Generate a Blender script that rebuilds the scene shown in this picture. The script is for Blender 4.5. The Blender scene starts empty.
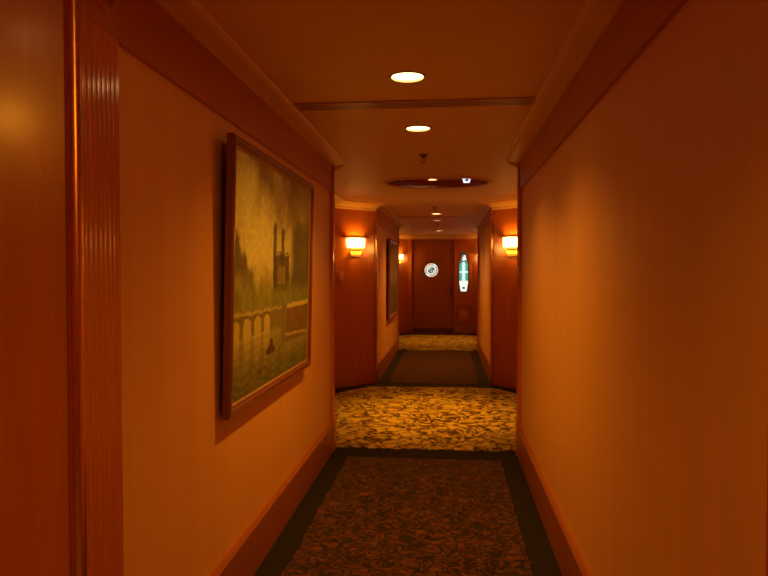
import bpy, bmesh, math, random
from mathutils import Vector, Matrix, noise
random.seed(7)
S = bpy.context.scene
COL = S.collection
PI = math.pi

# ------------------------------------------------------------------ measures
EYE = 1.58
CEIL = EYE + 0.985
XL, XR = -1.04, 0.63          # corridor wall planes
XC = (XL + XR) / 2
CH = 0.5                      # chamfer of the octagonal lobbies
END = 16.75

# ------------------------------------------------------------------ materials
def srgb(r, g, b):
    f = lambda c: (c / 12.92 if c <= .04045 else ((c + .055) / 1.055) ** 2.4)
    return (f(r), f(g), f(b), 1)

def new_mat(name):
    m = bpy.data.materials.new(name); m.use_nodes = True
    nt = m.node_tree; nt.nodes.clear()
    out = nt.nodes.new('ShaderNodeOutputMaterial')
    p = nt.nodes.new('ShaderNodeBsdfPrincipled')
    nt.links.new(p.outputs[0], out.inputs[0])
    return m, nt, p

def coords(nt, scale=(1, 1, 1), kind='Object'):
    tc = nt.nodes.new('ShaderNodeTexCoord'); mp = nt.nodes.new('ShaderNodeMapping')
    mp.inputs['Scale'].default_value = scale
    nt.links.new(tc.outputs[kind], mp.inputs[0])
    return mp.outputs[0]

def noise_node(nt, vec, scale, detail=3, rough=.5, dist=0):
    n = nt.nodes.new('ShaderNodeTexNoise')
    n.inputs['Scale'].default_value = scale; n.inputs['Detail'].default_value = detail
    n.inputs['Roughness'].default_value = rough; n.inputs['Distortion'].default_value = dist
    nt.links.new(vec, n.inputs['Vector'])
    return n.outputs[0]

def ramp(nt, fac, stops, interp='LINEAR'):
    r = nt.nodes.new('ShaderNodeValToRGB'); r.color_ramp.interpolation = interp
    e = r.color_ramp.elements
    while len(e) < len(stops): e.new(.5)
    for k, (pos, c) in enumerate(stops):
        e[k].position = pos; e[k].color = c if len(c) == 4 else (*c, 1)
    nt.links.new(fac, r.inputs[0])
    return r.outputs[0]

def bump(nt, p, h, strength=.2, dist=.01):
    b = nt.nodes.new('ShaderNodeBump'); b.inputs['Strength'].default_value = strength
    b.inputs['Distance'].default_value = dist
    nt.links.new(h, b.inputs['Height']); nt.links.new(b.outputs[0], p.inputs['Normal'])

def plain(name, col, rough=.5, metal=0, noise_amt=.12, nscale=25):
    m, nt, p = new_mat(name)
    n = noise_node(nt, coords(nt), nscale, 3)
    lo = tuple(c * (1 - noise_amt) for c in col); hi = tuple(min(1, c * (1 + noise_amt)) for c in col)
    nt.links.new(ramp(nt, n, [(.3, lo), (.7, hi)]), p.inputs['Base Color'])
    p.inputs['Roughness'].default_value = rough; p.inputs['Metallic'].default_value = metal
    return m

def wood(name, dark, light, rough=.28, axis='Z', coat=.4, spec=.5):
    m, nt, p = new_mat(name)
    sc = {'Z': (9, 9, .7), 'Y': (9, .7, 9), 'X': (.7, 9, 9)}[axis]
    v = coords(nt, sc)
    n1 = noise_node(nt, v, 2.0, 6, .6, .6)
    n2 = noise_node(nt, coords(nt, tuple(s * 6 for s in sc)), 2.5, 3, .5)
    mx = nt.nodes.new('ShaderNodeMath'); mx.operation = 'MULTIPLY_ADD'
    nt.links.new(n2, mx.inputs[0]); mx.inputs[1].default_value = .35; nt.links.new(n1, mx.inputs[2])
    nt.links.new(ramp(nt, mx.outputs[0], [(.4, dark), (.95, light)]), p.inputs['Base Color'])
    p.inputs['Roughness'].default_value = rough
    p.inputs['Coat Weight'].default_value = coat; p.inputs['Coat Roughness'].default_value = .12
    p.inputs['Specular IOR Level'].default_value = spec
    return m

def emit(name, col, strength):
    m, nt, p = new_mat(name)
    p.inputs['Base Color'].default_value = (*[min(1, c * .6) for c in col], 1)
    p.inputs['Emission Color'].default_value = (*col, 1)
    n = noise_node(nt, coords(nt), 30, 2)
    r = nt.nodes.new('ShaderNodeMapRange')
    r.inputs['From Min'].default_value = .3; r.inputs['From Max'].default_value = .7
    r.inputs['To Min'].default_value = strength * .85; r.inputs['To Max'].default_value = strength * 1.15
    nt.links.new(n, r.inputs[0]); nt.links.new(r.outputs[0], p.inputs['Emission Strength'])
    p.inputs['Roughness'].default_value = .3
    return m

def wallpaper(name, col):
    m, nt, p = new_mat(name)
    a = noise_node(nt, coords(nt, (5, 5, .12)), 1.6, 3, .55)        # faint vertical silk streaks
    lo = tuple(c * .96 for c in col); hi = tuple(min(1, c * 1.02) for c in col)
    nt.links.new(ramp(nt, a, [(.3, lo), (.7, hi)]), p.inputs['Base Color'])
    f = noise_node(nt, coords(nt, (400, 400, 60)), 1, 2)
    bump(nt, p, f, .06, .002)
    p.inputs['Roughness'].default_value = .52; p.inputs['Specular IOR Level'].default_value = .45
    return m

def carpet(name, dark, mid, light, scale, lo, hi, bstr, warp=.35, det=1.0):
    m, nt, p = new_mat(name)
    v = coords(nt)
    w = noise_node(nt, v, scale * .45, 2, .5)                        # slow warp for the scrolls
    vm = nt.nodes.new('ShaderNodeVectorMath'); vm.operation = 'MULTIPLY_ADD'
    tex = nt.nodes.new('ShaderNodeTexNoise'); tex.inputs['Scale'].default_value = scale * .5
    nt.links.new(v, tex.inputs['Vector'])
    nt.links.new(tex.outputs['Color'], vm.inputs[0]); vm.inputs[1].default_value = (warp, warp, 0)
    nt.links.new(v, vm.inputs[2])
    n = noise_node(nt, vm.outputs[0], scale, det, .45, .8)
    sub = nt.nodes.new('ShaderNodeMath'); sub.operation = 'SUBTRACT'; sub.inputs[1].default_value = .5
    nt.links.new(n, sub.inputs[0])
    ab = nt.nodes.new('ShaderNodeMath'); ab.operation = 'ABSOLUTE'; nt.links.new(sub.outputs[0], ab.inputs[0])
    c1 = ramp(nt, ab.outputs[0], [(lo, dark), (hi, mid), (min(1, hi * 2.6), light)])
    g = noise_node(nt, v, 260, 2)
    mixn = nt.nodes.new('ShaderNodeMixRGB'); mixn.blend_type = 'MULTIPLY'; mixn.inputs[0].default_value = .55
    nt.links.new(c1, mixn.inputs[1])
    nt.links.new(ramp(nt, g, [(.35, (.7, .7, .7)), (.65, (1, 1, 1))]), mixn.inputs[2])
    nt.links.new(mixn.outputs[0], p.inputs['Base Color'])
    bump(nt, p, g, bstr, .006)
    p.inputs['Roughness'].default_value = .95; p.inputs['Specular IOR Level'].default_value = .1
    p.inputs['Sheen Weight'].default_value = .19
    return m

def vcol(name, rough=.6):
    m, nt, p = new_mat(name)
    a = nt.nodes.new('ShaderNodeVertexColor'); a.layer_name = 'paint'
    n = noise_node(nt, coords(nt, (60, 60, 60)), 1, 4, .6, 1.0)
    mx = nt.nodes.new('ShaderNodeMixRGB'); mx.blend_type = 'MULTIPLY'; mx.inputs[0].default_value = .3
    nt.links.new(a.outputs[0], mx.inputs[1])
    nt.links.new(ramp(nt, n, [(.3, (.75, .75, .75)), (.7, (1, 1, 1))]), mx.inputs[2])
    nt.links.new(mx.outputs[0], p.inputs['Base Color'])
    bump(nt, p, n, .35, .004)
    p.inputs['Roughness'].default_value = rough
    return m

M = {}
M['paper'] = wallpaper('silk_wallpaper', (.83, .475, .18))
M['ceil'] = plain('ceiling_paint', (.78, .53, .25), .6, 0, .03, 4)
M['crown'] = plain('crown_paint', (.80, .56, .25), .5, 0, .04, 6)
M['wood'] = wood('cherry_veneer', (.42, .135, .025), (.53, .18, .035), .3)
M['wood_gloss'] = wood('polished_cherry', (.54, .165, .028), (.66, .21, .038), .2, 'Z', .7)
M['wood_y'] = wood('cherry_rail', (.42, .135, .025), (.52, .17, .035), .38, 'Y', .15)
M['skirt'] = wood('cherry_skirting', (.30, .095, .02), (.38, .12, .025), .45, 'Y', .15)
M['wood_satin'] = wood('satin_cherry', (.52, .155, .028), (.64, .20, .038), .36, 'Z', .42)
for _n in M['wood_satin'].node_tree.nodes:
    if _n.type == 'BSDF_PRINCIPLED': _n.inputs['Coat Roughness'].default_value = .19
M['door'] = wood('dark_cherry_door', (.38, .11, .022), (.48, .145, .032), .22, 'Z', .7)
M['frame'] = wood('picture_frame_wood', (.15, .04, .014), (.24, .062, .022), .3, 'Z', .5)
M['gilt'] = plain('worn_gilt', (.55, .36, .12), .4, .6, .25, 60)
M['brass'] = plain('aged_brass', (.72, .48, .18), .28, 1, .12, 40)
M['bead'] = plain('polished_bead', (.80, .42, .12), .27, 1, .06, 40)
M['bronze'] = plain('dark_bronze', (.20, .11, .05), .4, .8, .15, 40)
M['black_pile'] = plain('black_carpet_pile', (.009, .006, .003), .95, 0, .35, 160)
M['gold_rug'] = carpet('gold_scroll_carpet', (.07, .030, .007), (.44, .31, .06), (.66, .54, .11), 8.5, .032, .066, .5, .26, 1.0)
M['brown_rug'] = carpet('brown_mottled_carpet', (.008, .005, .002), (.10, .031, .008), (.17, .056, .015), 20, .03, .10, .9, .10, 1.2)
M['white_trim'] = plain('cream_enamel', (.60, .48, .34), .35, 0, .04)
M['reflector'] = plain('satin_reflector', (.85, .75, .55), .25, .7, .05)
M['dark_lens'] = plain('dark_glass', (.02, .02, .025), .12, 0, .05)
M['plate'] = plain('beige_plastic', (.72, .36, .12), .4, 0, .05)
M['canvas'] = vcol('oil_paint')
M['slot'] = plain('diffuser_enamel', (.50, .27, .13), .35, 0, .05)
M['lamp'] = emit('downlight_lamp', (1, .62, .22), 9)
M['lamp_dim'] = emit('warm_dim_lamp', (1, .45, .18), 2.2)
M['cool_glow'] = emit('cool_white_glow', (.80, .88, 1.0), 1.15)
def glow(name, col, strength):
    m = emit(name, col, strength); nt = m.node_tree
    p = [n for n in nt.nodes if n.type == 'BSDF_PRINCIPLED'][0]; p.inputs['Alpha'].default_value = .45
    return m
M['crystal'] = glow('lit_crystal', (1, .62, .17), 11)
M['crystal_low'] = glow('lit_crystal_amber', (1, .52, .02), 3.2)
M['came'] = plain('lead_came', (.06, .055, .05), .5, .5)
M['g_white'] = emit('white_cathedral_glass', (.86, 1.0, .90), 1.0)
M['g_ice'] = emit('ice_blue_glass', (.62, .95, 1.0), .95)
M['g_teal'] = emit('teal_glass', (.10, .48, .33), .75)
M['g_cream'] = emit('cream_glass', (1.0, .62, .40), .80)
M['g_grey'] = emit('smoke_glass', (.30, .31, .27), .7)
M['g_dark'] = emit('deep_green_glass', (.02, .09, .09), .5)

# ------------------------------------------------------------------ mesh helpers
def link(name, bm, mat, parent=None, smooth=False, bevel=0, seg=2):
    me = bpy.data.meshes.new(name)
    bmesh.ops.recalc_face_normals(bm, faces=bm.faces)
    bm.to_mesh(me); bm.free()
    o = bpy.data.objects.new(name, me); COL.objects.link(o)
    for mm in (mat if isinstance(mat, list) else [mat]): me.materials.append(M[mm])
    if parent: o.parent = parent
    if smooth:
        for f in me.polygons: f.use_smooth = True
        try: me.set_sharp_from_angle(angle=math.radians(38))
        except Exception: pass
    if bevel:
        b = o.modifiers.new('bevel', 'BEVEL'); b.width = bevel; b.segments = seg; b.limit_method = 'ANGLE'
    return o

def add_box(bm, lo, hi, mi=0):
    vs = [bm.verts.new((x, y, z)) for x in (lo[0], hi[0]) for y in (lo[1], hi[1]) for z in (lo[2], hi[2])]
    for q in ((0, 1, 3, 2), (4, 6, 7, 5), (0, 4, 5, 1), (2, 3, 7, 6), (0, 2, 6, 4), (1, 5, 7, 3)):
        bm.faces.new([vs[k] for k in q]).material_index = mi
    return bm

def box(lo, hi): return add_box(bmesh.new(), lo, hi)

def add_prism(bm, pts, z0, z1, mi=0):
    a = [bm.verts.new((x, y, z0)) for x, y in pts]; b = [bm.verts.new((x, y, z1)) for x, y in pts]
    n = len(pts)
    bm.faces.new(a[::-1]).material_index = mi; bm.faces.new(b).material_index = mi
    for k in range(n): bm.faces.new([a[k], a[(k + 1) % n], b[(k + 1) % n], b[k]]).material_index = mi
    return bm

def add_lathe(bm, prof, seg=32, c=(0, 0), sx=1, sy=1, a0=0, a1=2 * PI, mi=0):
    """prof: (radius, z) pairs; full turn or an arc"""
    full = abs(a1 - a0 - 2 * PI) < 1e-6
    n = seg if full else seg + 1
    rings = []
    for r, z in prof:
        if r < 1e-7: rings.append([bm.verts.new((c[0], c[1], z))] * n); continue
        rings.append([bm.verts.new((c[0] + sx * r * math.cos(a0 + (a1 - a0) * k / seg), c[1] + sy * r * math.sin(a0 + (a1 - a0) * k / seg), z)) for k in range(n)])
    for i in range(len(rings) - 1):
        for k in range(seg):
            q = [rings[i][k], rings[i][(k + 1) % n], rings[i + 1][(k + 1) % n], rings[i + 1][k]]
            u = []
            for v in q:
                if v not in u: u.append(v)
            if len(u) > 2:
                try: bm.faces.new(u).material_index = mi
                except ValueError: pass
    return bm

def lathe(prof, **k): return add_lathe(bmesh.new(), prof, **k)

def add_tube(bm, pts, r, seg=8):
    pts = [Vector(p) for p in pts]; rings = []
    for i, p in enumerate(pts):
        d = (pts[min(i + 1, len(pts) - 1)] - pts[max(i - 1, 0)]).normalized()
        u = d.orthogonal().normalized() if i == 0 else (u - d * u.dot(d)).normalized()
        w = d.cross(u)
        rings.append([bm.verts.new(p + r * (math.cos(2 * PI * k / seg) * u + math.sin(2 * PI * k / seg) * w)) for k in range(seg)])
    for i in range(len(rings) - 1):
        for k in range(seg): bm.faces.new([rings[i][k], rings[i][(k + 1) % seg], rings[i + 1][(k + 1) % seg], rings[i + 1][k]])
    bm.faces.new(rings[0][::-1]); bm.faces.new(rings[-1])
    return bm

def sweep(bm, path, prof, side):
    """mitred moulding: path of (x,y), prof of (inset, z); side=+1 insets to the right of travel, -1 to the left"""
    n = len(path); rows = []
    for i in range(n):
        P = Vector(path[i])
        ds = []
        if i > 0: ds.append((P - Vector(path[i - 1])).normalized())
        if i < n - 1: ds.append((Vector(path[i + 1]) - P).normalized())
        ns = [Vector((d.y, -d.x)) * side for d in ds]
        m = (sum(ns, Vector((0, 0)))).normalized(); k = 1 / m.dot(ns[0])
        rows.append([bm.verts.new((P.x + m.x * k * t, P.y + m.y * k * t, z)) for t, z in prof])
    q = len(prof)
    for i in range(n - 1):
        for j in range(q): bm.faces.new([rows[i][j], rows[i][(j + 1) % q], rows[i + 1][(j + 1) % q], rows[i + 1][j]])
    bm.faces.new(rows[0]); bm.faces.new(rows[-1][::-1])
    return bm

def empty(name, loc, rot=(0, 0, 0)):
    o = bpy.data.objects.new(name, None); COL.objects.link(o); o.location = loc; o.rotation_euler = rot
    o.empty_display_size = .1
    return o

def tag(o, label, cat, group=None, kind=None):
    o['label'] = label; o['category'] = cat
    if group: o['group'] = group
    if kind: o['kind'] = kind
    return o

def struct(o, label, cat):
    o['kind'] = 'structure'; o['label'] = label; o['category'] = cat
    return o

def copy_tree(o, parent=None):
    c = o.copy(); COL.objects.link(c)
    if parent: c.parent = parent
    for ch in [x for x in bpy.data.objects if x.parent == o]: copy_tree(ch, c)
    return c

# ------------------------------------------------------------------ the shell
def side_path(x, sgn, y0, yA):
    """outline of one side: near lobby, corridor, middle lobby, corridor, far lobby"""
    o = x + sgn * CH
    return [(x, y0), (o, y0 + CH), (o, yA - CH), (x, yA), (x, 5.65), (o, 5.65 + CH), (o, 9.1 - CH), (x, 9.1),
            (x, 13.2), (o, 13.2 + CH), (o, END - CH), (x, END)]
NEAR_L, NEAR_R = 1.68, 1.05
Y0 = -1.85
PL = side_path(XL, -1, Y0, NEAR_L)
PR = side_path(XR, +1, Y0, NEAR_R)
outline = PL + PR[::-1]

bm = bmesh.new(); add_prism(bm, outline, -.12, 0)
struct(link('floor', bm, 'black_pile'), 'black close-cut carpet that borders the patterned runners along the corridor', 'floor')

def wall_seg(a, b, side, mat, name, label, z1=CEIL + .06):
    A, B = Vector(a), Vector(b); d = (B - A).normalized(); n = Vector((d.y, -d.x)) * side * -.12   # away from the room
    pts = [A, B, B + n, A + n]
    bm = bmesh.new(); add_prism(bm, [tuple(p) for p in pts], 0, z1)
    return struct(link(name, bm, mat), label, 'wall')

wl = [('rear left chamfer of the near lobby, cherry veneer', 'wood'), ('left side of the near lobby, cherry veneer', 'wood'),
      ('polished cherry panel at the left edge of the view beside the fluted pilaster', 'wood_satin'),
      ('cream papered left wall of the near corridor, behind the large painting', 'paper'),
      ('hidden near left chamfer of the middle lobby, cherry veneer', 'wood_gloss'), ('left side of the middle lobby, cherry veneer', 'wood_gloss'),
      ('angled cherry panel carrying the left wall light of the middle lobby', 'wood_gloss'),
      ('cream papered left wall of the far corridor, behind the small dark painting', 'paper'),
      ('near left chamfer of the far lobby, cherry veneer', 'wood_gloss'), ('left side of the far lobby, cherry veneer', 'wood_gloss'),
      ('angled cherry panel left of the end door, carrying the farthest wall light', 'wood_gloss')]
for k, (lab, mat) in enumerate(wl): wall_seg(PL[k], PL[k + 1], +1, mat, 'wall_left', lab)
wr = [('rear right chamfer of the near lobby, cherry veneer', 'wood'), ('right side of the near lobby, cherry veneer', 'wood'),
      ('right front chamfer of the near lobby, cherry veneer', 'wood_gloss'),
      ('long bare cream papered right wall of the near corridor', 'paper'),
      ('hidden near right chamfer of the middle lobby, cherry veneer', 'wood_gloss'), ('right side of the middle lobby, cherry veneer', 'wood_gloss'),
      ('angled cherry panel carrying the right wall light of the middle lobby', 'wood_gloss'),
      ('cream papered right wall of the far corridor', 'paper'),
      ('near right chamfer of the far lobby, cherry veneer', 'wood_gloss'), ('right side of the far lobby, cherry veneer', 'wood_gloss'),
      ('angled cherry panel to the right of the tall stained glass window', 'wood_gloss')]
for k, (lab, mat) in enumerate(wr): wall_seg(PR[k], PR[k + 1], -1, mat, 'wall_right', lab)
wall_seg(PL[0], PR[0], -1, 'wood', 'wall_back', 'cherry wall behind the viewer closing the near lobby')

# ceiling, one sheet with round openings for the lamps and the oval recess
LAMP_R = .082
LAMPS = [(XC, 3.237), (XC, 4.39), (XC + .01, 10.70), (XC, 12.05)]
ADDED_NEAR_LAMPS = [(XC, .98), (XC, -.9)]  # unseen downlights added to brighten the near lobby and nearby walls
ADDED_SIDE_LAMP = (.98, .05)  # unseen downlight added to make the highlight on the left panel
FAR_LAMPS = [(XC, 15.0)]
REC = (-.115, 7.02, .56, .42)       # cx, cy, half width, half depth of the oval recess
REC_TOP = CEIL + .055
def circ(cx, cy, rx, ry, n): return [(cx + rx * math.cos(2 * PI * k / n), cy + ry * math.sin(2 * PI * k / n)) for k in range(n)]
bm = bmesh.new(); edges = []
loops = [outline, circ(*REC, 64)] + [circ(x, y, LAMP_R, LAMP_R, 28) for x, y in LAMPS + ADDED_NEAR_LAMPS + FAR_LAMPS + [ADDED_SIDE_LAMP]]
for lp in loops:
    vs = [bm.verts.new((x, y, CEIL)) for x, y in lp]
    edges += [bm.edges.new((vs[k], vs[(k + 1) % len(vs)])) for k in range(len(vs))]
bmesh.ops.triangle_fill(bm, use_beauty=True, use_dissolve=False, edges=edges)
ceiling = struct(link('ceiling', bm, 'ceil'), 'plain cream painted ceiling with round lamp openings', 'ceiling')
bm = bmesh.new()
lp = circ(*REC, 64)
a = [bm.verts.new((x, y, CEIL)) for x, y in lp]; b = [bm.verts.new((x, y, REC_TOP)) for x, y in lp]
for k in range(64): bm.faces.new([a[k], a[(k + 1) % 64], b[(k + 1) % 64], b[k]])
# the recess board, with one hole for its lamp
DOME_LAMP = (-.175, 7.16)
edges = [bm.edges.get((b[k], b[(k + 1) % 64])) for k in range(64)]
vs = [bm.verts.new((x, y, REC_TOP)) for x, y in circ(*DOME_LAMP, .05, .05, 24)]
edges += [bm.edges.new((vs[k], vs[(k + 1) % 24])) for k in range(24)]
bmesh.ops.triangle_fill(bm, use_beauty=True, use_dissolve=False, edges=edges)
struct(link('trim_1', bm, 'door'), 'oval cherry recess in the ceiling of the middle lobby', 'ceiling recess')
bm = bmesh.new()                                                        # thin moulding round the oval
pr = [(-.005, 0), (.035, 0), (.030, -.012), (.012, -.016), (-.005, -.010)]
rows = []
for k in range(72):
    t = 2 * PI * k / 72; ca, sa = math.cos(t), math.sin(t)
    rows.append([bm.verts.new((REC[0] + (REC[2] + q) * ca, REC[1] + (REC[3] + q) * sa, CEIL + z)) for q, z in pr])
for k in range(72):
    for j in range(5): bm.faces.new([rows[k][j], rows[k][(j + 1) % 5], rows[(k + 1) % 72][(j + 1) % 5], rows[(k + 1) % 72][j]])
struct(link('trim_2', bm, 'crown', smooth=True), 'slim cream moulding round the oval ceiling recess', 'trim')

# skirting, wood frieze and cream cove along each corridor wall
SK = [(0, 0), (.032, 0), (.032, .236), (.020, .25), (0, .25)]
FR = [(0, 2.300), (.020, 2.300), (.020, 2.530), (0, 2.530)]
CV = [(0, 2.530), (.030, 2.530), (.050, 2.536), (.110, 2.545), (.128, 2.552), (.136, CEIL), (0, CEIL)]
tn = [2]
def trim(bm, mat, label, cat='trim', smooth=False):
    tn[0] += 1
    return struct(link('trim_%d' % tn[0], bm, mat, smooth=smooth), label, cat)
PIL = .215
def corridor(ya, yb, side, which, pa, pb):
    x, s = (XL, +1) if side == 'left' else (XR, -1)
    bm = bmesh.new(); sweep(bm, [(x, ya + pa), (x, yb - pb)], SK, s)
    struct(link('baseboard_' + side, bm, 'skirt'), 'tall cherry skirting along the %s wall of the %s corridor' % (side, which), 'baseboard')
    bm = bmesh.new(); sweep(bm, [(x, ya), (x, yb)], FR, s)
    trim(bm, 'wood_y', 'cherry frieze board along the top of the %s wall in the %s corridor' % (side, which))
    bm = bmesh.new(); sweep(bm, [(x, ya), (x, yb)], CV, s)
    trim(bm, 'crown', 'cream cove between frieze and ceiling, %s side of the %s corridor' % (side, which))
PF = .06
corridor(NEAR_L, 5.65, 'left', 'near', PIL, PF)
corridor(NEAR_R, 5.65, 'right', 'near', PIL, PF)
corridor(9.1, 13.2, 'left', 'far', PF, PF)
corridor(9.1, 13.2, 'right', 'far', PF, PF)

# crown moulding of the lobbies
CR = [(0, 2.462), (.020, 2.462), (.030, 2.475), (.034, 2.492), (.090, 2.520), (.130, 2.540), (.150, 2.552), (.150, CEIL), (0, CEIL)]
def crown(path, side, label):
    bm = bmesh.new(); sweep(bm, path, CR, side); trim(bm, 'crown', label)
crown(PL[0:4], 1, 'cream crown moulding, left side of the near lobby')
crown(PR[0:4], -1, 'cream crown moulding, right side of the near lobby')
crown(PL[4:8], 1, 'cream crown moulding above the left wall light of the middle lobby')
crown(PR[4:8], -1, 'cream crown moulding above the right wall light of the middle lobby')
crown(PL[8:12] + PR[8:12][::-1], 1, 'cream crown moulding over the end door')

# pilasters: fluted cherry, a block with a rosette at the frieze
def pilaster(x, ya, yb, s, label, flutes=True):
    """flat pilaster on wall plane x, s=+1 projects to +x"""
    tn[0] += 1
    z0, z1 = 0, 2.30
    t = .030
    nf = 7 if flutes else 0
    bm = bmesh.new()
    L = yb - ya; m = .016
    prof = [(0, 0), (0, t)]
    if nf:
        w = (L - 2 * m) / nf
        for k in range(nf):
            c = m + w * (k + .5); r = w * .36
            prof.append((c - r, t))
            for j in range(1, 6): prof.append((c - r * math.cos(PI * j / 6), t - .0022 * math.sin(PI * j / 6)))
            prof.append((c + r, t))
    prof += [(L, t), (L, 0)]
    pts = [(x + s * b, ya + a) for a, b in prof]
    add_prism(bm, pts, .30, z1)
    e = .010
    add_box(bm, (min(x, x + s * (t + e)), ya - .001, 0), (max(x, x + s * (t + e)), yb + e, .30))
    root = link('trim_%d' % tn[0], bm, 'wood_gloss', smooth=True)
    struct(root, label, 'pilaster')
    bm = bmesh.new(); add_box(bm, (min(x, x + s * (t + .004)), ya, 2.30), (max(x, x + s * (t + .004)), yb + .004, 2.53))
    blk = link('corner_block', bm, 'wood', root, bevel=.003)
    if nf:
        bm = bmesh.new()
        R = Matrix.Translation((x + s * (t + .004), (ya + yb) / 2, 2.415)) @ Matrix.Rotation(s * PI / 2, 4, 'Y')
        add_lathe(bm, [(0, .004), (.02, .012), (.03, .004), (.05, .004), (.058, .014), (.068, .014), (.075, 0)], seg=36)
        bm.transform(R)
        link('rosette', bm, 'wood', blk, smooth=True)
    return root
pilaster(XL, NEAR_L + .004, NEAR_L + PIL, +1, 'wide fluted cherry pilaster at the near left, with a rosette block above')
pilaster(XR, NEAR_R + .004, NEAR_R + PIL, -1, 'cherry pilaster at the right edge of the view', False)
pilaster(XL, 5.65 - PF, 5.646, +1, 'narrow cherry jamb where the left wall of the near corridor ends', False)
pilaster(XR, 5.65 - PF, 5.646, -1, 'narrow cherry jamb where the right wall of the near corridor ends', False)
pilaster(XL, 9.104, 9.1 + PF, +1, 'narrow cherry jamb where the left wall of the far corridor begins', False)
pilaster(XR, 9.104, 9.1 + PF, -1, 'narrow cherry jamb where the right wall of the far corridor begins', False)
pilaster(XL, 13.2 - PF, 13.196, +1, 'narrow cherry jamb where the left wall of the far corridor ends', False)
pilaster(XR, 13.2 - PF, 13.196, -1, 'narrow cherry jamb where the right wall of the far corridor ends', False)
# rounded corner bead beside the near pilaster
def bead(x, y, r, label):
    bm = bmesh.new(); add_lathe(bm, [(0, 0), (r, 0), (r, 2.46), (0, 2.46)], seg=24, c=(x, y))
    trim(bm, 'bead', label, smooth=True)
bead(XL + .012, NEAR_L + .002, .021, 'rounded shiny brass corner bead at the left edge of the fluted pilaster')
bead(XR - .012, NEAR_R + .002, .017, 'brass corner bead where the right wall begins beside the viewer')
bead(XL + .022, 5.652, .012, 'brass corner bead at the far end of the left wall, before the middle lobby')
bead(XR - .022, 5.652, .012, 'brass corner bead at the far end of the right wall, before the middle lobby')
bead(XL + .022, 9.098, .012, 'brass corner bead right of the left wall light of the middle lobby')
bead(XR - .022, 9.098, .012, 'brass corner bead left of the right wall light of the middle lobby')
bead(XR - .022, 13.202, .012, 'brass corner bead at the far end of the right wall of the far corridor')
bead(XL + .022, 13.202, .012, 'brass corner bead at the far end of the left wall of the far corridor')

# ------------------------------------------------------------------ end wall with the door
WF = END
def end_box(x0, x1, z0, z1, y0=0, y1=.12): return box((x0, WF + y0, z0), (x1, WF + y1, z1))
DX0, DX1, DT = XL + .10, XL + 1.20, 2.44
bm = bmesh.new()
add_box(bm, (XL - .1, WF, 0), (DX0 - .05, WF + .14, CEIL + .06)); add_box(bm, (DX0 - .05, WF, DT + .06), (DX1 + .05, WF + .14, CEIL + .06))
# right panel with the opening for the tall window
WX, WZ0, WZ1 = .405, EYE - .48, EYE + .53
add_box(bm, (DX1 + .05, WF, 0), (WX - .14, WF + .14, CEIL + .06)); add_box(bm, (WX + .14, WF, 0), (XR + .1, WF + .14, CEIL + .06))
add_box(bm, (WX - .14, WF, 0), (WX + .14, WF + .14, WZ0 - .04)); add_box(bm, (WX - .14, WF, WZ1 + .04), (WX + .14, WF + .14, CEIL + .06))
struct(link('wall_front', bm, 'wood_gloss'), 'cherry wall at the far end of the corridor, round the door and tall window', 'wall')

door = empty('door_1', ((DX0 + DX1) / 2, WF, 0)); struct(door, 'dark cherry door with a round leaded window at the far end of the corridor', 'door')
hw = (DX1 - DX0) / 2
RWX, RWZ, RWR = -.045, EYE + .075, .20
bm = bmesh.new()
# leaf with a round hole
lp1 = [(-hw + .005, .012), (hw - .005, .012), (hw - .005, DT - .005), (-hw + .005, DT - .005)]
lp2 = [(RWX + (RWR + .008) * math.cos(2 * PI * k / 40), RWZ + (RWR + .008) * math.sin(2 * PI * k / 40)) for k in range(40)]
for yy in (.035, .085):
    ed = []
    for lp in (lp1, lp2):
        vs = [bm.verts.new((x, yy, z)) for x, z in lp]
        ed += [bm.edges.new((vs[k], vs[(k + 1) % len(vs)])) for k in range(len(vs))]
    bmesh.ops.triangle_fill(bm, use_beauty=True, edges=ed)
bm.verts.ensure_lookup_table()
n1, n2 = 4, 40
for off, n in ((0, n1), (n1, n2)):
    for k in range(n):
        a, b = bm.verts[off + k], bm.verts[off + (k + 1) % n]; c, d = bm.verts[44 + off + (k + 1) % n], bm.verts[44 + off + k]
        bm.faces.new([a, b, c, d])
leaf = link('door_leaf', bm, 'door', door)
bm = bmesh.new()
for x0, x1, z0, z1 in ((-hw - .05, -hw, 0, DT + .06), (hw, hw + .05, 0, DT + .06), (-hw, hw, DT, DT + .06)):
    add_box(bm, (x0, -.018, z0), (x1, .11, z1))
link('door_frame', bm, 'wood_gloss', door, bevel=.004)
bm = box((-hw, -.03, 0), (hw, .10, .012)); link('threshold', bm, 'brass', door)
bm = box((-hw + .03, .028, .03), (hw - .03, .036, .14)); link('kick_plate', bm, 'bronze', door, bevel=.002)
bm = bmesh.new()
add_box(bm, (hw - .10, .024, .98), (hw - .06, .036, 1.20)); add_tube(bm, [(hw - .08, .03, 1.1), (hw - .08, -.02, 1.1), (hw - .10, -.03, 1.1), (hw - .20, -.03, 1.1)], .009)
link('door_handle', bm, 'bronze', door)
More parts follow.
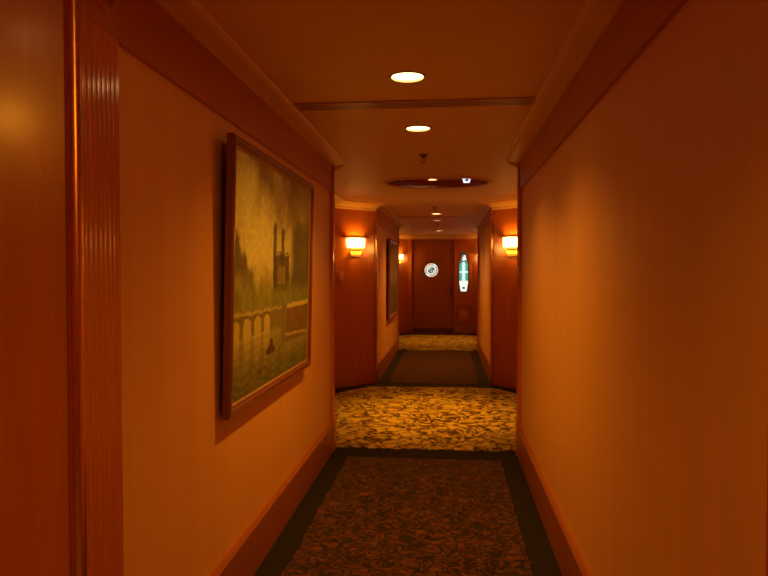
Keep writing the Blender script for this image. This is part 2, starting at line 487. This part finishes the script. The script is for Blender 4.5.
# round leaded window in the door
def ringpath(cx, cz, r, n): return [(cx + r * math.cos(2 * PI * k / n + PI / n), cz + r * math.sin(2 * PI * k / n + PI / n)) for k in range(n)]
rw = empty('round_window', (RWX, .06, RWZ)); rw.parent = door
rw['label'] = 'round stained glass window with a swirl at its centre'
bm = bmesh.new()
def zpoly(bm, pts, y0, y1, mi):
    a = [bm.verts.new((x, y0, z)) for x, z in pts]; b = [bm.verts.new((x, y1, z)) for x, z in pts]
    bm.faces.new(a).material_index = mi; bm.faces.new(b[::-1]).material_index = mi
    for k in range(len(pts)): bm.faces.new([a[k], b[k], b[(k + 1) % len(pts)], a[(k + 1) % len(pts)]]).material_index = mi
N = 10
for k in range(N):
    t0, t1 = 2 * PI * k / N, 2 * PI * (k + 1) / N
    q = [(r * math.cos(t), r * math.sin(t)) for r, t in ((.135, t0), (.195, t0), (.195, t1), (.135, t1))]
    zpoly(bm, q, -.004, .004, 0 if k % 5 != 1 else 1)
for k in range(N):
    t0, t1 = 2 * PI * k / N, 2 * PI * (k + 1) / N
    q = [(r * math.cos(t), r * math.sin(t)) for r, t in ((.085, t0), (.135, t0), (.135, t1), (.085, t1))]
    zpoly(bm, q, -.004, .004, 1)
for k in range(6):
    t0, t1 = PI * k / 3, PI * (k + 1) / 3
    q = [(0, 0)] + [(r * math.cos(t), r * math.sin(t)) for r, t in ((.085, t0), (.085, t1))]
    zpoly(bm, q, -.004, .004, 2 if k % 3 == 0 else 1)
link('glass_pane', bm, ['g_cream', 'g_white', 'g_grey'], rw)
bm = bmesh.new()
for r in (.195, .135, .085):
    P = [(r * math.cos(2 * PI * k / N), 0, r * math.sin(2 * PI * k / N)) for k in range(N)]
    add_tube(bm, P + [P[0]], .009 if r < .19 else .010, 6)
for k in range(N):
    t = 2 * PI * k / N; add_tube(bm, [(.135 * math.cos(t), 0, .135 * math.sin(t)), (.195 * math.cos(t), 0, .195 * math.sin(t))], .006, 6)
for sg in (0, PI):                                                    # scroll at the centre
    add_tube(bm, [(.078 * (1 - j / 14) * math.cos(sg + j * .42), -.004, .078 * (1 - j / 14) * math.sin(sg + j * .42)) for j in range(14)], .013, 6)
link('lead_came', bm, 'came', rw)

# tall stained window beside the door
w2 = empty('window_1', (WX, WF + .05, (WZ0 + WZ1) / 2)); struct(w2, 'tall narrow stained glass window in teal and white to the right of the door', 'window')
hz = (WZ1 - WZ0) / 2
def width(z):                                                         # half width of the pointed outline, z in -1..1
    if z > .78: return .060
    if z > .45: return .060 + (.118 - .060) * (.78 - z) / .33
    if z > -.55: return .122
    return .122 - (.122 - .085) * (-.55 - z) / .45
cuts = [1, .88, .78, .62, .45, .25, .05, -.05, -.15, -.30, -.45, -.60, -.77, -.87, -1]
bm = bmesh.new()
for a, b in zip(cuts[:-1], cuts[1:]):
    mid = (a + b) / 2; wa, wb = width(a), width(b)
    if mid > .78: cells = [(-1, 1, 4)] if mid > .86 else [(-1, .0, 3), (.0, 1, 0)]
    elif mid > .45: cells = [(-1, -.35, 2 if mid < .6 else 3), (-.35, .35, 0), (.35, 1, 2 if mid < .6 else 0)]
    elif mid > -.40: cells = [(-1, -.36, 2), (-.36, .36, 1), (.36, 1, 2)] if not -.05 <= mid <= .05 else [(-1, -.36, 1), (-.36, .36, 0), (.36, 1, 1)]
    elif mid > -.60: cells = [(-1, 1, 0)]
    else: cells = [(-1, -.34, 0), (-.34, .34, 5), (.34, 1, 0)] if -.88 < mid < -.76 else [(-1, 1, 0)]
    for u, v, mi in cells:
        zpoly(bm, [(u * wa, a * hz), (v * wa, a * hz), (v * wb, b * hz), (u * wb, b * hz)], -.004, .004, mi)
link('glass_pane', bm, ['g_white', 'g_ice', 'g_teal', 'g_grey', 'g_dark', 'g_dark'], w2)
bm = bmesh.new()
zs = [1, .78, .45, -.55, -1]
for sg in (-1, 1): add_tube(bm, [(sg * width(z), 0, z * hz) for z in zs], .012, 6)
for z in (1, .78, .45, .05, -.05, -.45, -1): add_tube(bm, [(-width(z), 0, z * hz), (width(z), 0, z * hz)], .0045, 6)
for sg in (-1, 1): add_tube(bm, [(sg * .36 * width(z), 0, z * hz) for z in (.78, .45, -.45)], .004, 6)
for sg in (-1, 1): add_tube(bm, [(-sg * .10, 0, .62 * hz), (sg * .10, 0, .47 * hz)], .011, 6)
add_tube(bm, [(.03 * math.cos(t * .5), -.003, .84 * hz + .03 * math.sin(t * .5)) for t in range(10)], .006, 6)
link('lead_came', bm, 'came', w2)
bm = bmesh.new()
for sg in (-1, 1):                                                    # wood infill between the straight opening and the pointed glass
    for a, b in zip(zs[:-1], zs[1:]):
        zpoly(bm, [(sg * (width(a) + .006), a * hz), (sg * .142, a * hz), (sg * .142, b * hz), (sg * (width(b) + .006), b * hz)], -.03, .03, 0)
add_box(bm, (-.142, -.03, hz), (.142, .03, hz + .042)); add_box(bm, (-.142, -.03, -hz - .042), (.142, .03, -hz))
link('window_frame', bm, 'door', w2)

# raised panel under the tall window
pn = empty('wall_panel', (WX, WF, .50)); tag(pn, 'square raised cherry panel with a pale centre below the tall stained window', 'panel')
bm = bmesh.new()
for x0, x1, z0, z1 in ((-.2, .2, .22, .26), (-.2, .2, -.22, -.18), (-.2, -.165, -.18, .22), (.165, .2, -.18, .22)): add_box(bm, (x0, -.02, z0), (x1, .004, z1))
link('panel_frame', bm, 'door', pn, bevel=.004)
link('panel_plate', box((-.09, -.014, -.10), (.09, .004, .08)), 'plate', pn, bevel=.004)
link('panel_field', box((-.165, -.006, -.18), (.165, .004, .22)), 'wood_gloss', pn)

# ------------------------------------------------------------------ carpets
def wavy(pts, step=.05, amp=.012, freq=5.0, seed=0):
    out = []
    for k in range(len(pts)):
        A, B = Vector(pts[k]), Vector(pts[(k + 1) % len(pts)])
        n = max(1, int((B - A).length / step)); d = (B - A).normalized(); nn = Vector((-d.y, d.x))
        for j in range(n):
            P = A + (B - A) * (j / n)
            out.append(tuple(P + nn * amp * (noise.noise((P.x * freq, P.y * freq, seed)) + .8 * noise.noise((P.x * freq * 4, P.y * freq * 4, seed + 3)))))
    return out
def rug(name, pts, mat, label, cat, amp=.012, seed=0, step=.03, freq=5):
    bm = bmesh.new(); vs = [bm.verts.new((x, y, .0)) for x, y in wavy(pts, step, amp, freq, seed)]
    f = bm.faces.new(vs)
    r = bmesh.ops.extrude_face_region(bm, geom=[f])
    for v in r['geom']:
        if isinstance(v, bmesh.types.BMVert): v.co.z = .006
    return tag(link(name, bm, mat), label, cat)
BW = .155
def runner(ya, yb, label, seed):
    rug('carpet_runner', [(XL + .03 + BW, ya), (XR - .03 - BW, ya), (XR - .03 - BW, yb), (XL + .03 + BW, yb)], 'brown_rug', label, 'carpet', .014, seed, .018, 9)
def lobby_rug(ya, yb, label, seed, xl=XL, xr=XR, g=.07, gb=.22):
    a = g * .41 + 0
    pts = [(xl - 0 + a, ya + g), (xr - a, ya + g), (xr + CH - g, ya + CH + a), (xr + CH - g, yb - CH - gb - .1), (xr + .05, yb - gb - .06), (xr - .25, yb - gb), (xl + .25, yb - gb), (xl - .05, yb - gb - .06), (xl - CH + g, yb - CH - gb - .1), (xl - CH + g, ya + CH + a)]
    rug('lobby_carpet', pts, 'gold_rug', label, 'carpet', .03, seed, .03, 3)
runner(2.0, 5.40, 'brown and black mottled carpet runner in the foreground corridor', 1)
runner(9.10, 12.95, 'plain looking brown carpet runner in the far corridor beyond the middle lobby', 2)
lobby_rug(5.63, 9.05, 'gold carpet with dark scrolling leaves filling the middle lobby floor', 3)
lobby_rug(13.0, END - .2, 'gold scroll carpet in the far lobby in front of the end door', 4)
lobby_rug(Y0, 1.75, 'gold scroll carpet under the viewer in the near lobby', 5)

# ------------------------------------------------------------------ ceiling fittings
COLL = (1.0, .37, .022)
def spot(x, y, z, power, size=112, blend=.9, parent=None, col=COLL, r=.05, name='downlight_glow'):
    L = bpy.data.lights.new(name, 'SPOT'); L.energy = power; L.color = col; L.spot_size = math.radians(size); L.spot_blend = blend
    L.shadow_soft_size = r
    o = bpy.data.objects.new(name, L); COL.objects.link(o)
    if parent: o.parent = parent
    o.location = (x, y, z)
    return o
def downlight(x, y, z, label, power, lamp='lamp', R=LAMP_R, group='round recessed downlights', size=130, blend=1.0):
    d = empty('recessed_downlight', (x, y, z)); tag(d, label, 'ceiling light', group)
    k = R / .082
    link('trim_ring', lathe([(.081 * k, .004), (.081 * k, -.003), (.088 * k, -.006), (.098 * k, -.004), (.101 * k, 0), (.081 * k, .004)], seg=40), 'white_trim', d, smooth=True)
    link('reflector', lathe([(.080 * k, .002), (.074 * k, .03), (.062 * k, .07), (.05 * k, .085)], seg=36), 'reflector', d, smooth=True)
    link('lamp', lathe([(0, .0), (.03 * k, .0005), (.062 * k, .003), (.077 * k, .008), (.06 * k, .05), (0, .06)], seg=32), lamp, d, smooth=True)
    if power: spot(0, 0, -.012, power, size, blend, d)
    return d
P1 = 88
downlight(*LAMPS[0], CEIL, 'largest and nearest round downlight, in front of the ceiling air slot', P1)
downlight(*LAMPS[1], CEIL, 'round downlight just beyond the ceiling air slot of the near corridor', P1)
downlight(*LAMPS[2], CEIL, 'bright round downlight in the ceiling of the far corridor', P1 * 1.25)
downlight(*LAMPS[3], CEIL, 'dimmer round downlight behind the bright one in the far corridor', P1 * .9, 'lamp_dim')
for x, y in ADDED_NEAR_LAMPS[:1]: downlight(x, y, CEIL, 'unseen round downlight added overhead, just above the viewer', 40, size=112)
for x, y in ADDED_NEAR_LAMPS[1:]: downlight(x, y, CEIL, 'unseen round downlight added in the near lobby behind the viewer', 60)
downlight(*ADDED_SIDE_LAMP, CEIL, 'unseen round downlight added at the right of the near lobby, beside the viewer', 42, size=178, blend=.1)
downlight(*FAR_LAMPS[0], CEIL, 'round downlight lighting the gold carpet before the end door', P1 * 1.9, size=76)
downlight(*DOME_LAMP, REC_TOP, 'small lit downlight in the middle of the oval ceiling recess', P1 * 3.6, 'lamp', .05, size=66)

def square_spot(x, y, z, lamp, label):
    d = empty('square_ceiling_spot', (x, y, z)); tag(d, label, 'ceiling light')
    bm = bmesh.new(); add_prism(bm, [(-.05, -.05), (.05, -.05), (.05, .05), (-.05, .05)], -.012, 0); link('housing', bm, 'white_trim', d, bevel=.003)
    bm = bmesh.new()
    a = [bm.verts.new((sx * .032, sy * .032, -.050)) for sx, sy in ((-1, -1), (1, -1), (1, 1), (-1, 1))]
    b = [bm.verts.new((sx * .044, sy * .044, -.012)) for sx, sy in ((-1, -1), (1, -1), (1, 1), (-1, 1))]
    bm.faces.new(a); bm.faces.new(b[::-1])
    for k in range(4): bm.faces.new([a[k], a[(k + 1) % 4], b[(k + 1) % 4], b[k]])
    link('diffuser', bm, lamp, d)
    bm = box((-.016, -.046, -.040), (.016, -.030, -.018)); link('sensor', bm, 'dark_lens', d, bevel=.003)
    return d
square_spot(.20, 7.08, REC_TOP, 'cool_glow', 'small cool-white glowing square with a dark insert at the right of the oval recess')  # cool-white emissive square with a dark block on its near face
square_spot(-.56, 7.04, REC_TOP, 'bronze', 'small unlit dark fitting at the left end of the oval recess')

def sprinkler(y, label, x=XC):
    d = empty('fire_sprinkler', (x, y, CEIL)); tag(d, label, 'sprinkler', 'ceiling sprinklers')
    link('escutcheon', lathe([(0, 0), (.04, 0), (.038, -.006), (.018, -.014), (.012, -.03), (0, -.03)], seg=24), 'bronze', d, smooth=True)
    bm = bmesh.new()
    for s in (-1, 1): add_tube(bm, [(s * .009, 0, -.028), (s * .017, 0, -.042), (s * .012, 0, -.056), (0, 0, -.062)], .0035, 6)
    link('yoke', bm, 'bronze', d)
    link('deflector', lathe([(0, -.062), (.022, -.062), (.022, -.065), (0, -.066)], seg=16), 'bronze', d)
sprinkler(5.36, 'small pendant fire sprinkler nearest the viewer, past the second downlight')
sprinkler(9.62, 'tiny fire sprinkler just in front of the bright far corridor downlight')
sprinkler(12.85, 'tiny fire sprinkler at the end of the far corridor ceiling')

def air_slot(y, label):
    d = empty('air_slot_diffuser', (XC, y, CEIL)); tag(d, label, 'air vent', 'linear air slots across the ceiling')
    hwid = (XR - XL) / 2 - .145; w = .075
    bm = bmesh.new()
    add_box(bm, (-hwid, -w, -.010), (hwid, -w + .022, .001)); add_box(bm, (-hwid, w - .022, -.010), (hwid, w, .001))
    add_box(bm, (-hwid, -w + .022, -.010), (-hwid + .02, w - .022, .001)); add_box(bm, (hwid - .02, -w + .022, -.010), (hwid, w - .022, .001))
    link('frame', bm, 'slot', d, bevel=.002)
    for k in range(3):
        yy = -.032 + k * .032
        bm = bmesh.new(); add_prism(bm, [(-hwid + .02, yy - .008), (hwid - .02, yy - .008), (hwid - .02, yy + .008), (-hwid + .02, yy + .008)], -.009, .001)
        link('slat', bm, 'slot', d)
    bm = box((-hwid + .02, -w + .022, -.003), (hwid - .02, w - .022, .001)); link('throat', bm, 'bronze', d)
air_slot(3.74, 'linear air slot running across the ceiling between the two near downlights')
air_slot(11.25, 'linear air slot across the ceiling of the far corridor')

# ------------------------------------------------------------------ wall lights
def sconce(p, ang, label, power, hidden=False):
    """p on the wall, local +x away from the wall, local y along it"""
    d = empty('crystal_wall_light', p, (0, 0, ang)); tag(d, label, 'wall light', 'crystal wall lights')
    h = PI / 2
    link('back_plate', box((0, -.09, -.16), (.014, .09, .13)), 'brass', d, bevel=.004)
    bm = bmesh.new(); add_lathe(bm, [(.115, .122), (.19, .122), (.218, .116), (.222, .106), (.205, .096), (.115, .096), (.115, .122)], seg=24, c=(.002, 0), a0=-h, a1=h, sx=.75)
    link('canopy', bm, 'door', d, smooth=True)
    for nm, r0, r1, z0, z1, n, mat in (('upper_crystal_tier', .138, .128, .090, -.036, 17, 'crystal'), ('lower_crystal_tier', .088, .076, -.082, -.128, 11, 'crystal_low')):
        bm = bmesh.new()
        for k in range(n):
            t = -h + PI * (k + .5) / n; w = PI * r0 / n * .46
            for zz0, zz1, rr0, rr1 in ((z0, z1 + .012, r0, r1), (z1 + .012, z1, r1, r1 * .96)):
                ct, st = math.cos(t), math.sin(t)
                top = [(rr0 * ct * .85 + q * st * -1 + .004 + e * ct, rr0 * st + q * ct + e * st, zz0) for q, e in ((-w, -.006), (w, -.006), (w, .006), (-w, .006))]
                f = 1 if zz1 > z1 + .001 else .35
                bot = [(rr1 * ct * .85 - q * f * st + .004 + e * f * ct, rr1 * st + q * f * ct + e * f * st, zz1) for q, e in ((-w, -.006), (w, -.006), (w, .006), (-w, .006))]
                a = [bm.verts.new(v) for v in top]; b = [bm.verts.new(v) for v in bot]
                bm.faces.new(a); bm.faces.new(b[::-1])
                for j in range(4): bm.faces.new([a[j], b[j], b[(j + 1) % 4], a[(j + 1) % 4]])
        link(nm, bm, mat, d)
    bm = bmesh.new(); add_lathe(bm, [(.080, -.066), (.094, -.066), (.094, -.080), (.080, -.080), (.080, -.066)], seg=20, c=(.004, 0), a0=-h, a1=h, sx=.85)
    link('lower_band', bm, 'brass', d, smooth=True)
    L = bpy.data.lights.new('sconce_glow', 'POINT'); L.energy = power; L.color = COLL; L.shadow_soft_size = .05
    o = bpy.data.objects.new('sconce_glow', L); COL.objects.link(o); o.parent = d; o.location = (.075, 0, .04)
    return d
SZ = EYE + .385
q = .25
PS = 9.5
sconce((XL - q, 9.1 - q, SZ), -PI / 4, 'glowing crystal wall light on the left angled panel of the middle lobby', PS)
sconce((XR + q, 9.1 - q, SZ), -3 * PI / 4, 'glowing crystal wall light on the right angled panel of the middle lobby', PS)
sconce((XL - q, END - q, SZ), -PI / 4, 'small distant crystal wall light on the angled panel left of the end door', PS)
sconce((XR + q, END - q, SZ), -3 * PI / 4, 'crystal wall light on the angled panel right of the end door, behind the corridor wall', PS)

# switch plate on the left angled panel
sp = empty('wall_switch', (XL - .42, 9.1 - .42, EYE - .04), (0, 0, -PI / 4)); tag(sp, 'small square switch plate below and left of the middle lobby wall light', 'switch')
link('face_plate', box((0, -.045, -.06), (.008, .045, .06)), 'plate', sp, bevel=.003)
link('rocker', box((.006, -.018, -.030), (.012, .018, .030)), 'plate', sp, bevel=.002)

# ------------------------------------------------------------------ paintings
def lerp(a, b, t): return tuple(x + (y - x) * t for x, y in zip(a, b))
def sm(a, b, x):
    t = max(0, min(1, (x - a) / (b - a))); return t * t * (3 - 2 * t)
def fb(x, y, s=0): return noise.fractal((x, y, s), 1.0, 2.0, 4)
SKY, CLOUD, UMBER, OLIVE, STONE, PALE = (.86, .95, .40), (.30, .22, .07), (.05, .036, .012), (.26, .34, .07), (.50, .46, .15), (.72, .72, .28)
def river_scene(u, v):
    n = fb(u * 5, v * 4, 1); n2 = fb(u * 18, v * 9, 2); n3 = fb(u * 40, v * 40, 3)
    ud, vd = u + .008 * n3, v + .008 * n2
    c = lerp(SKY, (.72, .74, .27), sm(-.3, .5, n))
    c = lerp(c, CLOUD, .85 * sm(.15, .75, (u - .25) * .75 + (v - .62) * .9 + .35 * n))      # brown clouds up to the right
    c = lerp(c, CLOUD, .45 * sm(.9, 1.02, v + .1 * n))
    def cover(col, k):
        nonlocal c; c = lerp(c, tuple(x * (1 + .35 * n2) for x in col), max(0, min(1, k)))
    edge = .69 - 1.0 * ud if ud < .26 else .40                              # houses on the left bank
    edge += .02 * n3 + (.03 if int(ud * 28) % 2 else 0) * (ud < .24)
    cover((.11, .09, .03), .88 * sm(edge + .02, edge - .02, vd) * (vd > .3))
    cover((.40, .44, .13), .75 * sm(.56, .46, vd + .05 * n) * (vd > .3))     # hazy trees in the middle
    tree = .82 - .9 * max(0, .80 - ud) + .06 * n2 + .03 * n3
    cover((.10, .095, .028), .9 * sm(.62, .75, ud + .04 * n) * sm(tree + .05, tree - .08, vd))
    for tu, tw, tv in ((.455, .020, .74), (.560, .020, .73)):                # twin towers
        cover(UMBER, .85 * (abs(ud - tu) < tw and .44 < vd < tv + .012 * (abs(ud - tu) < .01)))
    cover((.09, .07, .025), .9 * (.445 < ud < .66 and .42 < vd < .60 + .02 * (int(ud * 60) % 2)))
    cover(STONE, .5 * (.50 < ud < .60 and .46 < vd < .55))
    cover(OLIVE, .75 * sm(.47, .42, vd + .04 * n2) * (vd > .34))
    if vd < .36:                                                            # river
        w = lerp((.40, .40, .14), (.13, .16, .04), sm(.26, .02, vd + .05 * n))
        st = .5 + .5 * math.sin(vd * 170 + 6 * n + 3 * math.sin(ud * 16))
        w = lerp(w, lerp(w, PALE, .5), st * .35 * (1 if n2 > -.1 else .2))
        if ud < .56 or vd < .16: c = w
        for a in (.045, .155, .265, .37):                                   # arches and their long pale reflections
            dx = abs(ud - a) / .038
            top = .305 - .0 + .02 * math.sqrt(max(0, 1 - dx * dx))
            if dx < 1 and .235 < vd < top: c = lerp(w, PALE, .8)
            elif dx < 1.35 and .25 < vd <= .335 + .0: c = lerp(c, (.18, .14, .045), .9)
            if dx < .9 and .10 < vd <= .235: c = lerp(c, PALE, .55 * sm(.08, .235, vd) * (.6 + .4 * st))
        if ud < .56 and .25 < vd and not any(abs(ud - a) < .038 for a in (.045, .155, .265, .37)): c = lerp(c, (.26, .24, .07), .85)
        if ud < .62 and .340 < vd < .352: c = lerp(c, PALE, .6)
        if ud >= .56 and vd >= .16:                                        # quay wall on the right
            c = tuple(x * (1 + .3 * n2) for x in ((.24, .16, .05) if ud > .64 else (.26, .27, .08)))
            if ud > .64 and vd > .335: c = PALE
            if ud > .62 and abs(vd - (.20 - .05 * (ud - .62))) < .008: c = lerp(c, PALE, .6)
    cover((.07, .04, .025), .9 * (((ud - .42) / .06) ** 2 + ((vd - .155) / .022) ** 2 < 1 or (abs(ud - .43) < .018 and .15 < vd < .205)))
    cover((.10, .06, .03), .7 * (((ud - .29) / .03) ** 2 + ((vd - .075) / .012) ** 2 < 1))
    k = .92 + .16 * n3
    return tuple(max(.005, min(1, x * k)) for x in c)
def dusk_scene(u, v):
    n = fb(u * 6, v * 5, 9); n2 = fb(u * 20, v * 16, 8)
    c = lerp((.30, .20, .09), (.17, .11, .05), sm(-.2, .5, n))
    if v < .45 + .08 * n: c = lerp((.10, .07, .035), (.2, .15, .06), sm(-.2, .4, n2))
    if v < .2 + .03 * n2: c = (.13, .09, .05)
    return tuple(max(.005, x * (1 + .3 * n2)) for x in c)

def painting(y0, y1, z0, z1, lean, label, fn, nu, nv, fw=.040, dep=.038):
    """hangs on the left wall; local x out of the wall, local y along the corridor, local z up from the lower edge"""
    th = math.atan2(lean, z1 - z0)
    W, H = y1 - y0, z1 - z0
    r = empty('framed_painting', (XL + .022, y0, z0), (0, th, 0)); tag(r, label, 'painting')
    # mitred frame
    prof = [(0, 0), (0, dep * .8), (.012, dep), (.028, dep * .98), (.040, dep * .72), (fw, dep * .55), (fw, 0)]     # (inwards, out)
    bm = bmesh.new(); rows = []
    for cy, cz, sy, sz in ((0, 0, 1, 1), (W, 0, -1, 1), (W, H, -1, -1), (0, H, 1, -1)):
        rows.append([bm.verts.new((o, cy + sy * i, cz + sz * i)) for i, o in prof])
    for k in range(4):
        for j in range(len(prof)):
            a, b = rows[k], rows[(k + 1) % 4]; j2 = (j + 1) % len(prof)
            bm.faces.new([a[j], a[j2], b[j2], b[j]])
    link('frame', bm, 'frame', r)
    bm = bmesh.new(); rows = []
    for cy, cz, sy, sz in ((0, 0, 1, 1), (W, 0, -1, 1), (W, H, -1, -1), (0, H, 1, -1)):
        rows.append([bm.verts.new((o, cy + sy * i, cz + sz * i)) for i, o in ((fw, dep * .30), (fw, dep * .56), (fw + .006, dep * .60), (fw + .014, dep * .40), (fw + .014, dep * .30))])
    for k in range(4):
        for j in range(5):
            a, b = rows[k], rows[(k + 1) % 4]; bm.faces.new([a[j], a[(j + 1) % 5], b[(j + 1) % 5], b[j]])
    link('gilt_slip', bm, 'gilt', r)
    bm = bmesh.new(); g = []; lay = bm.loops.layers.float_color.new('paint')
    i0 = fw + .005
    for j in range(nv + 1):
        g.append([bm.verts.new((dep * .38, i0 + (W - 2 * i0) * i / nu, i0 + (H - 2 * i0) * j / nv)) for i in range(nu + 1)])
    cols = [[fn(i / nu, j / nv) for i in range(nu + 1)] for j in range(nv + 1)]
    for j in range(nv):
        for i in range(nu):
            f = bm.faces.new([g[j][i], g[j][i + 1], g[j + 1][i + 1], g[j + 1][i]])
            for lp, (jj, ii) in zip(f.loops, ((j, i), (j, i + 1), (j + 1, i + 1), (j + 1, i))): lp[lay] = (*cols[jj][ii], 1)
    link('canvas', bm, 'canvas', r)
    bm = box((.002, fw * .5, fw * .5), (dep * .36, W - fw * .5, H - fw * .5)); link('backing_board', bm, 'bronze', r)
    for yy in (.06, W - .09): link('wall_bumper', box((-.021, yy, .012), (.001, yy + .03, .042)), 'bronze', r)
    return r
painting(2.80, 4.52, EYE - .665, EYE + .63, .03, 'large oil painting of a river with an arched bridge and towers on the left wall', river_scene, 300, 210)
painting(10.75, 12.55, EYE - .80, EYE + .58, .02, 'dark framed painting seen edge-on, far down the left wall of the second corridor', dusk_scene, 70, 50)

# ------------------------------------------------------------------ camera, world, view
cam = bpy.data.cameras.new('camera'); co = bpy.data.objects.new('camera', cam); COL.objects.link(co)
F = 640
cam.sensor_width = 36; cam.lens = 36 * F / 768
yaw = math.atan2(448 - 384, F); pitch = math.atan2(288 - 273, F)
co.location = (0, 0, EYE)
co.rotation_euler = (PI / 2 - pitch, 0, yaw)
cam.clip_start = .05
S.camera = co
w = bpy.data.worlds.new('dark'); S.world = w; w.use_nodes = True
w.node_tree.nodes['Background'].inputs[0].default_value = (0, 0, 0, 1)
w.node_tree.nodes['Background'].inputs[1].default_value = 0
S.view_settings.view_transform = 'Standard'; S.view_settings.look = 'None'
S.view_settings.exposure = 0; S.view_settings.gamma = 1; S.view_settings.use_curve_mapping = False
S.cycles.max_bounces = 10; S.cycles.diffuse_bounces = 6; S.cycles.glossy_bounces = 4
S.cycles.caustics_reflective = False; S.cycles.sample_clamp_indirect = 4
S.cycles.use_denoising = True
